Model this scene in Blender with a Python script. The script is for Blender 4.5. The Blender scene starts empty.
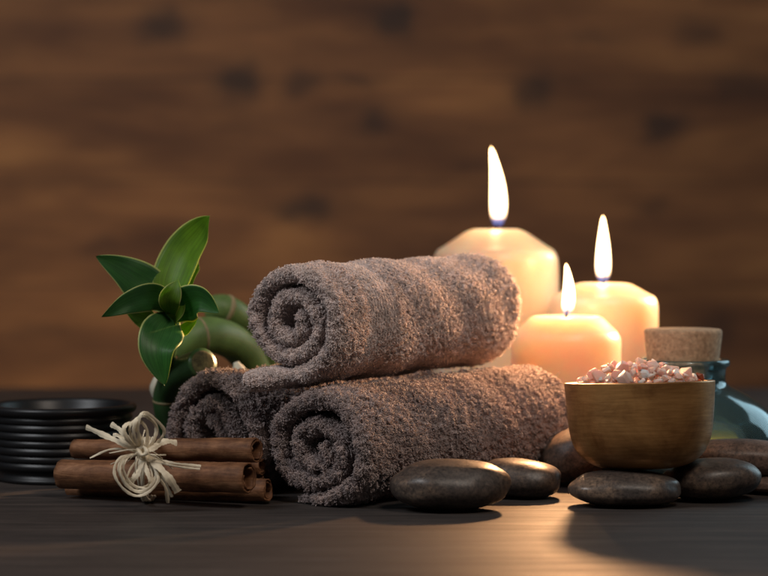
import bpy, bmesh, math, random
import numpy as np
from mathutils import Vector, Matrix, Euler, noise

random.seed(7)
rng = np.random.default_rng(11)
S = bpy.context.scene
COL = S.collection
PI = math.pi

# ------------------------------------------------------------------ camera, world, lamps, exposure
F = 2400.0          # focal length in photo pixels (768 wide)
H = 0.20            # camera height above the table top
YH = 210.0          # row of the horizon in the photo
cam_d = bpy.data.cameras.new('camera')
cam = bpy.data.objects.new('camera', cam_d)
COL.objects.link(cam)
cam.location = (0, 0, H)
cam.rotation_euler = (math.radians(90), 0, 0)
cam_d.sensor_width = 36
cam_d.lens = 36 * F / 768
cam_d.shift_y = -(288 - YH) / 768
cam_d.clip_start = 0.05
cam_d.clip_end = 100
cam_d.dof.use_dof = True
cam_d.dof.focus_distance = 1.63
cam_d.dof.aperture_fstop = 6.5
S.camera = cam

w = bpy.data.worlds.new('World')
S.world = w
w.use_nodes = True
w.node_tree.nodes['Background'].inputs['Color'].default_value = (0.75, 0.85, 1.0, 1)
w.node_tree.nodes['Background'].inputs['Strength'].default_value = 0.025


def area(name, loc, target, size, power, color, size_y=None):
    d = bpy.data.lights.new(name, 'AREA')
    d.energy = power
    d.color = color
    d.size = size
    if size_y:
        d.shape = 'RECTANGLE'
        d.size_y = size_y
    o = bpy.data.objects.new(name, d)
    COL.objects.link(o)
    o.location = loc
    o.rotation_euler = (Vector(target) - Vector(loc)).to_track_quat('-Z', 'Y').to_euler()
    return o


area('upper_left_fill', (-1.3, 0.9, 1.5), (0.0, 1.7, 0.05), 0.6, 16, (0.95, 0.97, 1.0), 0.8)  # soft fill lamp added out of view at upper left, not a window
area('front_fill', (0.50, 0.7, 1.25), (0.05, 1.7, 0.08), 0.35, 8.0, (1.0, 0.86, 0.74))
area('cool_back_light', (1.05, 2.4, 0.50), (0.25, 1.75, 0.05), 0.8, 5.0, (0.62, 0.88, 1.0), 0.7)
sp_d = bpy.data.lights.new('warm_spot', 'SPOT')
sp_d.energy = 330
sp_d.color = (1.0, 0.56, 0.27)
sp_d.shadow_soft_size = 0.05
sp_d.spot_size = math.radians(10)
sp_d.spot_blend = 0.5
sp = bpy.data.objects.new('warm_spot', sp_d)
COL.objects.link(sp)
sp.location = (0.85, 2.50, 0.42)
sp.rotation_euler = (Vector((0.04, 1.80, 0.11)) - Vector(sp.location)).to_track_quat('-Z', 'Y').to_euler()
cg_d = bpy.data.lights.new('added_candle_spot', 'SPOT')      # added spot before the short candle, boosts its flame's light on the table
cg_d.energy = 3.7
cg_d.color = (1.0, 0.50, 0.22)
cg_d.shadow_soft_size = 0.009
cg_d.spot_size = math.radians(95)
cg_d.spot_blend = 0.6
cg = bpy.data.objects.new('added_candle_spot', cg_d)
COL.objects.link(cg)
cg.location = (0.1426, 1.822, 0.150)
cg.rotation_euler = (Vector((0.03, 1.55, 0.0)) - Vector(cg.location)).to_track_quat('-Z', 'Y').to_euler()
area('wall_light', (-0.15, 2.7, 1.0), (-0.05, 3.6, -0.15), 0.8, 1.55, (1.0, 0.56, 0.27), 0.4)  # lamp added out of frame, as candlelight on the wall is weak
area('wall_low_light', (-0.5, 2.9, -0.45), (-0.4, 3.6, -0.05), 0.8, 2.0, (1.0, 0.58, 0.23), 0.3)

S.view_settings.view_transform = 'Standard'
S.view_settings.look = 'None'
S.view_settings.exposure = 0.0
S.view_settings.gamma = 1.0
S.cycles.use_denoising = True
S.cycles.max_bounces = 14
S.cycles.transmission_bounces = 12
S.cycles.transparent_max_bounces = 12
S.cycles.sample_clamp_indirect = 4.0
S.cycles.caustics_refractive = True
S.cycles.blur_glossy = 0.5

FLAME_STRENGTH = 16.0


# ------------------------------------------------------------------ helpers
def at(px, py, Y):
    return Vector(((px - 384) / F * Y, Y, H - (py - YH) / F * Y))


def tag(o, label=None, cat=None, group=None, kind=None):
    if label: o['label'] = label
    if cat: o['category'] = cat
    if group: o['group'] = group
    if kind: o['kind'] = kind
    return o


def empty(name, loc=(0, 0, 0), rot=(0, 0, 0)):
    o = bpy.data.objects.new(name, None)
    COL.objects.link(o)
    o.location = loc
    o.rotation_euler = rot
    o.empty_display_size = 0.02
    return o


def mesh_obj(name, verts, faces, mat, parent=None, smooth=True):
    me = bpy.data.meshes.new(name)
    me.from_pydata([tuple(v) for v in verts], [], [tuple(f) for f in faces])
    me.validate()
    me.update()
    if smooth:
        me.polygons.foreach_set('use_smooth', [True] * len(me.polygons))
    if mat: me.materials.append(mat)
    o = bpy.data.objects.new(name, me)
    COL.objects.link(o)
    if parent: o.parent = parent
    return o


def fix_normals(o):
    bm = bmesh.new()
    bm.from_mesh(o.data)
    bmesh.ops.recalc_face_normals(bm, faces=bm.faces)
    bm.to_mesh(o.data)
    bm.free()
    return o


def lathe(name, prof, mat, parent=None, seg=96, wob=0.0, seed=0, closed=False):
    """prof: (r, z) from one axis end to the other"""
    V, Fc = [], []
    n = len(prof)
    for i, (r, z) in enumerate(prof):
        for k in range(seg):
            a = 2 * PI * k / seg
            rr = r
            if wob:
                rr += wob * noise.noise(Vector((math.cos(a) * 1.5, math.sin(a) * 1.5, z * 30 + seed)))
            V.append((rr * math.cos(a), rr * math.sin(a), z))
    for i in range(n - 1):
        for k in range(seg):
            k2 = (k + 1) % seg
            Fc.append((i * seg + k, i * seg + k2, (i + 1) * seg + k2, (i + 1) * seg + k))
    if closed:
        for k in range(seg):
            k2 = (k + 1) % seg
            Fc.append(((n - 1) * seg + k, (n - 1) * seg + k2, k2, k))
    o = mesh_obj(name, V, Fc, mat, parent)
    bm = bmesh.new()
    bm.from_mesh(o.data)
    bmesh.ops.remove_doubles(bm, verts=bm.verts, dist=1e-6)
    bmesh.ops.recalc_face_normals(bm, faces=bm.faces)
    bm.to_mesh(o.data)
    bm.free()
    return o


def spline(pts, n):
    """Catmull-Rom through points -> n samples"""
    P = [Vector(p) for p in pts]
    P = [P[0] * 2 - P[1]] + P + [P[-1] * 2 - P[-2]]
    m = len(P) - 3
    out = []
    for i in range(n):
        x = i / (n - 1) * m
        k = min(int(x), m - 1)
        t = x - k
        a, b, c, d = P[k:k + 4]
        out.append(0.5 * ((2 * b) + (c - a) * t + (2 * a - 5 * b + 4 * c - d) * t * t + (3 * b - a - 3 * c + d) * t ** 3))
    return out


def interp(xs, ys, x):
    return float(np.interp(x, xs, ys))


def mat_new(name):
    m = bpy.data.materials.new(name)
    m.use_nodes = True
    nt = m.node_tree
    b = nt.nodes['Principled BSDF']
    return m, nt, b


def N(nt, typ, **kw):
    n = nt.nodes.new(typ)
    for k, v in kw.items():
        if k.startswith('i_'):
            n.inputs[k[2:].replace('_', ' ')].default_value = v
        else:
            setattr(n, k, v)
    return n


def ramp(nt, stops, src=None):
    n = nt.nodes.new('ShaderNodeValToRGB')
    el = n.color_ramp.elements
    while len(el) < len(stops):
        el.new(0.5)
    for e, (p, c) in zip(el, stops):
        e.position = p
        e.color = (c[0], c[1], c[2], 1)
    if src is not None: nt.links.new(src, n.inputs['Fac'])
    return n


def coords(nt, scale=(1, 1, 1), kind='Object', loc=(0, 0, 0), rot=(0, 0, 0)):
    t = nt.nodes.new('ShaderNodeTexCoord')
    mp = nt.nodes.new('ShaderNodeMapping')
    mp.inputs['Scale'].default_value = scale
    mp.inputs['Location'].default_value = loc
    mp.inputs['Rotation'].default_value = rot
    nt.links.new(t.outputs[kind], mp.inputs['Vector'])
    return mp.outputs['Vector']


def noise_tex(nt, vec, scale, detail=6, rough=0.6, dist=0.0):
    n = nt.nodes.new('ShaderNodeTexNoise')
    n.inputs['Scale'].default_value = scale
    n.inputs['Detail'].default_value = detail
    n.inputs['Roughness'].default_value = rough
    n.inputs['Distortion'].default_value = dist
    nt.links.new(vec, n.inputs['Vector'])
    return n


def bump(nt, b, src, strength, dist=0.001, prev=None):
    n = nt.nodes.new('ShaderNodeBump')
    n.inputs['Strength'].default_value = strength
    n.inputs['Distance'].default_value = dist
    nt.links.new(src, n.inputs['Height'])
    if prev: nt.links.new(prev.outputs['Normal'], n.inputs['Normal'])
    nt.links.new(n.outputs['Normal'], b.inputs['Normal'])
    return n


def math_n(nt, op, a, b=None, clamp=False):
    n = nt.nodes.new('ShaderNodeMath')
    n.operation = op
    n.use_clamp = clamp
    for i, x in enumerate((a, b)):
        if x is None: continue
        if isinstance(x, (int, float)): n.inputs[i].default_value = x
        else: nt.links.new(x, n.inputs[i])
    return n.outputs[0]


def mixc(nt, fac, a, b, mode='MIX'):
    n = nt.nodes.new('ShaderNodeMix')
    n.data_type = 'RGBA'
    n.blend_type = mode
    if isinstance(fac, (int, float)): n.inputs[0].default_value = fac
    else: nt.links.new(fac, n.inputs[0])
    for i, x in ((6, a), (7, b)):
        if isinstance(x, tuple): n.inputs[i].default_value = (x[0], x[1], x[2], 1)
        else: nt.links.new(x, n.inputs[i])
    return n.outputs[2]


# ------------------------------------------------------------------ materials
WALL_Y = 3.6


def m_wall():
    m, nt, b = mat_new('wall_boards')
    v = coords(nt, (1, 1, 1))
    g = noise_tex(nt, coords(nt, (1.3, 1, 6)), 2.0, 6, 0.55, 0.8)
    g2 = noise_tex(nt, coords(nt, (3.0, 1, 60)), 2.5, 5, 0.6, 0.3)
    big = noise_tex(nt, coords(nt, (1.4, 1, 4.5), loc=(3.1, 0, 1.7)), 2.2, 4, 0.5)
    base = ramp(nt, [(0.28, (0.13, 0.060, 0.030)), (0.52, (0.22, 0.108, 0.048)), (0.76, (0.34, 0.18, 0.075))], g.outputs['Fac'])
    fine = ramp(nt, [(0.3, (0.85, 0.85, 0.85)), (0.7, (1.12, 1.12, 1.12))], g2.outputs['Fac'])
    bigr = ramp(nt, [(0.34, (0.60, 0.53, 0.50)), (0.66, (1.32, 1.30, 1.18))], big.outputs['Fac'])
    c = mixc(nt, 1.0, base.outputs['Color'], fine.outputs['Color'], 'MULTIPLY')
    c = mixc(nt, 1.0, c, bigr.outputs['Color'], 'MULTIPLY')
    # knots grown in the boards
    wob = noise_tex(nt, v, 14, 3, 0.6)
    sep = nt.nodes.new('ShaderNodeSeparateXYZ')
    nt.links.new(v, sep.inputs[0])
    wobx = math_n(nt, 'MULTIPLY', math_n(nt, 'SUBTRACT', wob.outputs['Fac'], 0.5), 0.06)
    total = None
    for (px, py, rx, rz, s) in [(165, 25, .036, .026, .9), (235, 86, .032, .03, 1), (302, 82, .022, .018, .7), (372, 124, .022, .02, .75),
                                (310, 207, .04, .018, .9), (395, 22, .03, .026, .95), (532, 94, .03, .026, .85), (660, 128, .028, .024, .9),
                                (700, 32, .035, .024, .6), (745, 85, .05, .022, .55), (655, 205, .02, .012, .5), (357, 80, .03, .012, .6),
                                (105, 245, .03, .012, .4), (350, 350, .03, .02, .5), (720, 330, .03, .03, .6), (40, 330, .05, .012, .3),
                                (-90, 150, .03, .02, .9), (860, 210, .03, .02, .9), (480, 160, .03, .01, .35), (590, 40, .05, .012, .4)]:
        p = at(px, py, WALL_Y)
        dx = math_n(nt, 'DIVIDE', math_n(nt, 'SUBTRACT', math_n(nt, 'ADD', sep.outputs['X'], wobx), p.x), rx * 1.0)
        dz = math_n(nt, 'DIVIDE', math_n(nt, 'SUBTRACT', math_n(nt, 'ADD', sep.outputs['Z'], wobx), p.z), rz * 1.0)
        d2 = math_n(nt, 'ADD', math_n(nt, 'MULTIPLY', dx, dx), math_n(nt, 'MULTIPLY', dz, dz))
        k = math_n(nt, 'MULTIPLY', math_n(nt, 'DIVIDE', 1.0, math_n(nt, 'ADD', 1.0, math_n(nt, 'MULTIPLY', d2, d2))), s * 0.85)
        total = k if total is None else math_n(nt, 'MAXIMUM', total, k)
    c = mixc(nt, total, c, (0.018, 0.012, 0.014))
    # seams between boards
    fr = math_n(nt, 'FRACT', math_n(nt, 'DIVIDE', math_n(nt, 'ADD', sep.outputs['Z'], 5.03), 0.155))
    seam = math_n(nt, 'LESS_THAN', fr, 0.018)
    c = mixc(nt, math_n(nt, 'MULTIPLY', seam, 0.6), c, (0.03, 0.015, 0.01))
    nt.links.new(c, b.inputs['Base Color'])
    b.inputs['Roughness'].default_value = 0.6
    bump(nt, b, g2.outputs['Fac'], 0.3, 0.002)
    return m


def m_table():
    m, nt, b = mat_new('dark_table_wood')
    g = noise_tex(nt, coords(nt, (1.2, 16, 1)), 5, 9, 0.68, 0.35)
    g2 = noise_tex(nt, coords(nt, (6, 120, 1)), 6, 4, 0.6)
    bl = noise_tex(nt, coords(nt, (3, 7, 1), loc=(1, 2, 0)), 3, 5, 0.6)
    c = ramp(nt, [(0.28, (0.022, 0.019, 0.018)), (0.5, (0.044, 0.037, 0.034)), (0.75, (0.088, 0.073, 0.066))], g.outputs['Fac'])
    f = ramp(nt, [(0.3, (0.7, 0.7, 0.7)), (0.7, (1.25, 1.25, 1.25))], g2.outputs['Fac'])
    f2 = ramp(nt, [(0.3, (0.75, 0.75, 0.78)), (0.7, (1.25, 1.22, 1.2))], bl.outputs['Fac'])
    cc = mixc(nt, 1.0, c.outputs['Color'], f.outputs['Color'], 'MULTIPLY')
    cc = mixc(nt, 1.0, cc, f2.outputs['Color'], 'MULTIPLY')
    po = noise_tex(nt, coords(nt, (30, 260, 1)), 5, 3, 0.6)
    pr = ramp(nt, [(0.33, (0.45, 0.45, 0.45)), (0.42, (1, 1, 1)), (0.70, (1, 1, 1)), (0.78, (1.7, 1.6, 1.5))], po.outputs['Fac'])
    cc = mixc(nt, 1.0, cc, pr.outputs['Color'], 'MULTIPLY')
    nt.links.new(cc, b.inputs['Base Color'])
    r = ramp(nt, [(0.3, (0.66, 0.66, 0.66)), (0.7, (0.50, 0.50, 0.50))], g.outputs['Fac'])
    nt.links.new(r.outputs['Color'], b.inputs['Roughness'])
    b.inputs['Specular IOR Level'].default_value = 0.35
    p = bump(nt, b, g.outputs['Fac'], 0.35, 0.0016)
    bump(nt, b, g2.outputs['Fac'], 0.35, 0.0005, p)
    return m


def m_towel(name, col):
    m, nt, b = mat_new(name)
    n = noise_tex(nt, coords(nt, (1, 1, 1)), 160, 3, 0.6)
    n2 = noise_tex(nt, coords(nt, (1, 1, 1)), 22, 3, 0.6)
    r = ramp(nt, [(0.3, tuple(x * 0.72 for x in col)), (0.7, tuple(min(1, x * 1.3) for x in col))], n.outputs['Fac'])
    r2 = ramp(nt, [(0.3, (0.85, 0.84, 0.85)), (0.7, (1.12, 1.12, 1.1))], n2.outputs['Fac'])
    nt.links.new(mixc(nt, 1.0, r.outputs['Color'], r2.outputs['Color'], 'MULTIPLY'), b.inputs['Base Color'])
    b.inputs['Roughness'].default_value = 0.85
    b.inputs['Specular IOR Level'].default_value = 0.15
    b.inputs['Sheen Weight'].default_value = 0.5
    b.inputs['Sheen Roughness'].default_value = 0.5
    return m


def m_stone(name, c1, c2, c3, rough=0.36):
    m, nt, b = mat_new(name)
    oi = nt.nodes.new('ShaderNodeObjectInfo')
    v = coords(nt, (1, 1, 1))
    add = nt.nodes.new('ShaderNodeVectorMath')
    add.operation = 'ADD'
    comb = nt.nodes.new('ShaderNodeCombineXYZ')
    nt.links.new(math_n(nt, 'MULTIPLY', oi.outputs['Random'], 7.0), comb.inputs['X'])
    nt.links.new(v, add.inputs[0])
    nt.links.new(comb.outputs[0], add.inputs[1])
    v = add.outputs[0]
    a = noise_tex(nt, v, 38, 7, 0.62, 0.4)
    f = noise_tex(nt, v, 420, 4, 0.7)
    c = ramp(nt, [(0.32, c1), (0.55, c2), (0.74, c3)], a.outputs['Fac'])
    sp = ramp(nt, [(0.36, (0.5, 0.48, 0.48)), (0.5, (1, 1, 1)), (0.66, (1.5, 1.42, 1.32))], f.outputs['Fac'])
    nt.links.new(mixc(nt, 1.0, c.outputs['Color'], sp.outputs['Color'], 'MULTIPLY'), b.inputs['Base Color'])
    rr = ramp(nt, [(0.3, (rough + .14,) * 3), (0.7, (rough - .06,) * 3)], a.outputs['Fac'])
    nt.links.new(rr.outputs['Color'], b.inputs['Roughness'])
    p = bump(nt, b, f.outputs['Fac'], 0.28, 0.0004)
    bump(nt, b, a.outputs['Fac'], 0.30, 0.0012, p)
    return m


def m_simple(name, col, rough=0.5, metal=0.0, nscale=60, var=0.25, bmp=0.1, bdist=0.0005, stretch=(1, 1, 1)):
    m, nt, b = mat_new(name)
    n = noise_tex(nt, coords(nt, stretch), nscale, 6, 0.65)
    r = ramp(nt, [(0.3, tuple(x * (1 - var) for x in col)), (0.7, tuple(min(1, x * (1 + var)) for x in col))], n.outputs['Fac'])
    nt.links.new(r.outputs['Color'], b.inputs['Base Color'])
    b.inputs['Roughness'].default_value = rough
    b.inputs['Metallic'].default_value = metal
    if bmp: bump(nt, b, n.outputs['Fac'], bmp, bdist)
    return m


def m_wax():
    m, nt, b = mat_new('candle_wax')
    n = noise_tex(nt, coords(nt), 30, 4, 0.5)
    r = ramp(nt, [(0.3, (0.94, 0.63, 0.44)), (0.7, (0.97, 0.71, 0.52))], n.outputs['Fac'])
    nt.links.new(r.outputs['Color'], b.inputs['Base Color'])
    b.inputs['Roughness'].default_value = 0.33
    b.inputs['Subsurface Weight'].default_value = 1.0
    b.inputs['Subsurface Radius'].default_value = (1.0, 0.72, 0.48)
    b.inputs['Subsurface Scale'].default_value = 0.075
    b.inputs['Subsurface Anisotropy'].default_value = 0.3
    bump(nt, b, n.outputs['Fac'], 0.12, 0.002)
    return m


def m_flame():
    m = bpy.data.materials.new('candle_flame')
    m.use_nodes = True
    nt = m.node_tree
    nt.nodes.clear()
    out = nt.nodes.new('ShaderNodeOutputMaterial')
    tc = nt.nodes.new('ShaderNodeTexCoord')
    sep = nt.nodes.new('ShaderNodeSeparateXYZ')
    nt.links.new(tc.outputs['Generated'], sep.inputs[0])
    col = ramp(nt, [(0.0, (0.10, 0.26, 1.0)), (0.05, (0.22, 0.36, 1.0)), (0.11, (1.0, 0.62, 0.36)), (0.3, (1.0, 0.66, 0.34)), (1.0, (1.0, 0.60, 0.26))], sep.outputs['Z'])
    st = ramp(nt, [(0.0, (0.015,) * 3), (0.08, (0.03,) * 3), (0.2, (0.45,) * 3), (0.5, (1.0,) * 3), (0.93, (0.75,) * 3), (1.0, (0.12,) * 3)], sep.outputs['Z'])
    em = nt.nodes.new('ShaderNodeEmission')
    nt.links.new(col.outputs['Color'], em.inputs['Color'])
    lw = nt.nodes.new('ShaderNodeLayerWeight')
    lw.inputs['Blend'].default_value = 0.5
    core = math_n(nt, 'POWER', math_n(nt, 'SUBTRACT', 1.0, lw.outputs['Facing']), 1.7)
    nt.links.new(math_n(nt, 'MULTIPLY', math_n(nt, 'MULTIPLY', st.outputs['Color'], core), FLAME_STRENGTH), em.inputs['Strength'])
    tr = nt.nodes.new('ShaderNodeBsdfTransparent')      # burning gas: it adds light and blocks none
    ad = nt.nodes.new('ShaderNodeAddShader')
    nt.links.new(em.outputs[0], ad.inputs[0])
    nt.links.new(tr.outputs[0], ad.inputs[1])
    nt.links.new(ad.outputs[0], out.inputs['Surface'])
    return m


def m_leaf(name, c_in, c_edge, trans=0.35):
    m, nt, b = mat_new(name)
    uv = nt.nodes.new('ShaderNodeUVMap')
    uv.uv_map = 'UVMap'
    sep = nt.nodes.new('ShaderNodeSeparateXYZ')
    nt.links.new(uv.outputs[0], sep.inputs[0])
    e = math_n(nt, 'ABSOLUTE', math_n(nt, 'SUBTRACT', sep.outputs['X'], 0.5))
    edge = ramp(nt, [(0.455, (0, 0, 0)), (0.485, (1, 1, 1))], e)
    # length-wise veins
    mp = nt.nodes.new('ShaderNodeMapping')
    mp.inputs['Scale'].default_value = (26, 1.2, 1)
    nt.links.new(uv.outputs[0], mp.inputs['Vector'])
    nz = noise_tex(nt, mp.outputs[0], 1.6, 3, 0.5)
    n2 = noise_tex(nt, coords(nt), 60, 3, 0.5)
    r = ramp(nt, [(0.3, tuple(x * 0.72 for x in c_in)), (0.7, tuple(x * 1.3 for x in c_in))], nz.outputs['Fac'])
    r2 = ramp(nt, [(0.35, (0.8, 0.85, 0.9)), (0.7, (1.2, 1.15, 1.0))], n2.outputs['Fac'])
    c = mixc(nt, 1.0, r.outputs['Color'], r2.outputs['Color'], 'MULTIPLY')
    c = mixc(nt, edge.outputs['Color'], c, c_edge)
    nt.links.new(c, b.inputs['Base Color'])
    b.inputs['Roughness'].default_value = 0.42
    b.inputs['Specular IOR Level'].default_value = 0.4
    bump(nt, b, nz.outputs['Fac'], 0.25, 0.0005)
    tl = nt.nodes.new('ShaderNodeBsdfTranslucent')
    nt.links.new(mixc(nt, 1.0, c, (1.3, 1.5, 0.5), 'MULTIPLY'), tl.inputs['Color'])
    mx = nt.nodes.new('ShaderNodeMixShader')
    mx.inputs[0].default_value = trans
    nt.links.new(b.outputs[0], mx.inputs[1])
    nt.links.new(tl.outputs[0], mx.inputs[2])
    nt.links.new(mx.outputs[0], nt.nodes['Material Output'].inputs['Surface'])
    return m


def m_bowl():
    m, nt, b = mat_new('gilded_wood')
    st = noise_tex(nt, coords(nt, (8, 8, 100)), 6, 5, 0.65, 0.2)
    bl = noise_tex(nt, coords(nt, (1, 1, 1), loc=(0.2, 0.5, 0)), 26, 5, 0.6, 0.5)
    c = ramp(nt, [(0.28, (0.33, 0.165, 0.055)), (0.5, (0.43, 0.225, 0.078)), (0.74, (0.55, 0.305, 0.115))], st.outputs['Fac'])
    r2 = ramp(nt, [(0.3, (0.42, 0.34, 0.30)), (0.58, (1.05, 1.02, 1.0)), (0.8, (1.3, 1.25, 1.2))], bl.outputs['Fac'])
    nt.links.new(mixc(nt, 1.0, c.outputs['Color'], r2.outputs['Color'], 'MULTIPLY'), b.inputs['Base Color'])
    b.inputs['Metallic'].default_value = 0.5
    rr = ramp(nt, [(0.3, (0.44,) * 3), (0.7, (0.32,) * 3)], st.outputs['Fac'])
    nt.links.new(rr.outputs['Color'], b.inputs['Roughness'])
    bump(nt, b, st.outputs['Fac'], 0.15, 0.0004)
    return m


def m_cinnamon():
    m, nt, b = mat_new('cinnamon_bark')
    v = coords(nt, (14, 90, 90))
    a = noise_tex(nt, v, 2.0, 7, 0.7, 0.8)
    bl = noise_tex(nt, coords(nt), 70, 5, 0.6)
    c = ramp(nt, [(0.3, (0.085, 0.034, 0.016)), (0.5, (0.20, 0.088, 0.040)), (0.72, (0.36, 0.18, 0.09))], a.outputs['Fac'])
    r2 = ramp(nt, [(0.32, (0.55, 0.52, 0.5)), (0.6, (1.1, 1.1, 1.1))], bl.outputs['Fac'])
    nt.links.new(mixc(nt, 1.0, c.outputs['Color'], r2.outputs['Color'], 'MULTIPLY'), b.inputs['Base Color'])
    b.inputs['Roughness'].default_value = 0.62
    b.inputs['Specular IOR Level'].default_value = 0.3
    p = bump(nt, b, a.outputs['Fac'], 0.5, 0.0010)
    bump(nt, b, bl.outputs['Fac'], 0.5, 0.0014, p)
    return m


def m_salt():
    m, nt, b = mat_new('pink_salt')
    oi = nt.nodes.new('ShaderNodeObjectInfo')
    n = noise_tex(nt, coords(nt), 180, 5, 0.6)
    c = ramp(nt, [(0.0, (0.94, 0.50, 0.39)), (0.4, (0.95, 0.60, 0.51)), (0.75, (0.96, 0.73, 0.66)), (1.0, (0.98, 0.88, 0.85))], oi.outputs['Random'])
    r = ramp(nt, [(0.3, (0.9, 0.78, 0.73)), (0.6, (1.05, 1.05, 1.05))], n.outputs['Fac'])
    nt.links.new(mixc(nt, 1.0, c.outputs['Color'], r.outputs['Color'], 'MULTIPLY'), b.inputs['Base Color'])
    b.inputs['Roughness'].default_value = 0.22
    b.inputs['Subsurface Weight'].default_value = 0.8
    b.inputs['Subsurface Radius'].default_value = (1.0, 0.5, 0.4)
    b.inputs['Subsurface Scale'].default_value = 0.010
    b.inputs['Transmission Weight'].default_value = 0.15
    b.inputs['IOR'].default_value = 1.4
    bump(nt, b, n.outputs['Fac'], 0.4, 0.0008)
    return m


def m_glass(name, col, ior=1.47, rough=0.0, density=30.0):
    m = bpy.data.materials.new(name)
    m.use_nodes = True
    nt = m.node_tree
    b = nt.nodes['Principled BSDF']
    b.inputs['Base Color'].default_value = (1, 1, 1, 1)
    b.inputs['Transmission Weight'].default_value = 1.0
    b.inputs['Roughness'].default_value = rough
    b.inputs['IOR'].default_value = ior
    va = nt.nodes.new('ShaderNodeVolumeAbsorption')
    va.inputs['Color'].default_value = (*col, 1)
    va.inputs['Density'].default_value = density
    nt.links.new(va.outputs[0], nt.nodes['Material Output'].inputs['Volume'])
    n = noise_tex(nt, coords(nt), 30, 2, 0.5)
    bump(nt, b, n.outputs['Fac'], 0.08, 0.002)
    return m


def m_cork():
    m, nt, b = mat_new('cork')
    vo = nt.nodes.new('ShaderNodeTexVoronoi')
    vo.inputs['Scale'].default_value = 320
    nt.links.new(coords(nt), vo.inputs['Vector'])
    n = noise_tex(nt, coords(nt), 330, 5, 0.75)
    c = ramp(nt, [(0.28, (0.14, 0.075, 0.04)), (0.40, (0.42, 0.26, 0.15)), (0.7, (0.62, 0.42, 0.26))], n.outputs['Fac'])
    hs = ramp(nt, [(0.0, (0.75, 0.72, 0.7)), (1.0, (1.2, 1.2, 1.2))], vo.outputs['Color'])
    nt.links.new(mixc(nt, 1.0, c.outputs['Color'], hs.outputs['Color'], 'MULTIPLY'), b.inputs['Base Color'])
    b.inputs['Roughness'].default_value = 0.85
    bump(nt, b, n.outputs['Fac'], 0.6, 0.001)
    return m


M = dict(
    wall=m_wall(), table=m_table(),
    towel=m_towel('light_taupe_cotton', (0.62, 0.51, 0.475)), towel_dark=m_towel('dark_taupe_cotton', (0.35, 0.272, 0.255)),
    stone=m_stone('dark_basalt', (0.035, 0.028, 0.025), (0.085, 0.064, 0.052), (0.21, 0.145, 0.10)),
    stone2=m_stone('brown_pebble', (0.055, 0.038, 0.030), (0.115, 0.078, 0.058), (0.20, 0.14, 0.10), 0.42),
    stone3=m_stone('reddish_pebble', (0.10, 0.066, 0.052), (0.18, 0.122, 0.098), (0.29, 0.205, 0.165), 0.42),
    wax=m_wax(), flame=m_flame(), wick=m_simple('charred_wick', (0.02, 0.015, 0.012), 0.9),
    black=m_simple('black_lacquer', (0.010, 0.010, 0.011), 0.40, 0, 40, 0.3, 0.05),
    bowl=m_bowl(), cinn=m_cinnamon(), salt=m_salt(),
    redsalt=m_simple('dark_red_salt', (0.30, 0.07, 0.03), 0.25, 0, 200, 0.4, 0.3),
    raffia=m_simple('raffia_straw', (0.84, 0.72, 0.53), 0.6, 0, 60, 0.22, 0.3, 0.0006, (1, 1, 1)),
    glass=m_glass('pale_teal_glass', (0.5, 0.88, 0.90), 1.45, 0.0, 9),
    oil=m_glass('golden_oil', (0.9, 0.65, 0.02), 1.40, 0.0, 8),
    cork=m_cork(),
    leaf=m_leaf('leaf_green', (0.034, 0.125, 0.030), (0.52, 0.56, 0.20), 0.3),
    leaf_light=m_leaf('leaf_bright_green', (0.15, 0.27, 0.022), (0.66, 0.66, 0.26), 0.5),
    stem=m_simple('cane_green', (0.12, 0.20, 0.055), 0.5, 0, 28, 0.4, 0.06),
    stem_dark=m_simple('cane_dark_green', (0.035, 0.085, 0.028), 0.36, 0, 28, 0.35, 0.06),
    node=m_simple('cane_node', (0.26, 0.20, 0.10), 0.7, 0, 80, 0.3, 0.2),
    pith=m_simple('cut_cane', (0.075, 0.07, 0.03), 0.9, 0, 260, 0.7, 0.6),
    sheath=m_simple('pale_sheath', (0.62, 0.58, 0.46), 0.6, 0, 60, 0.2, 0.1),
)



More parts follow.
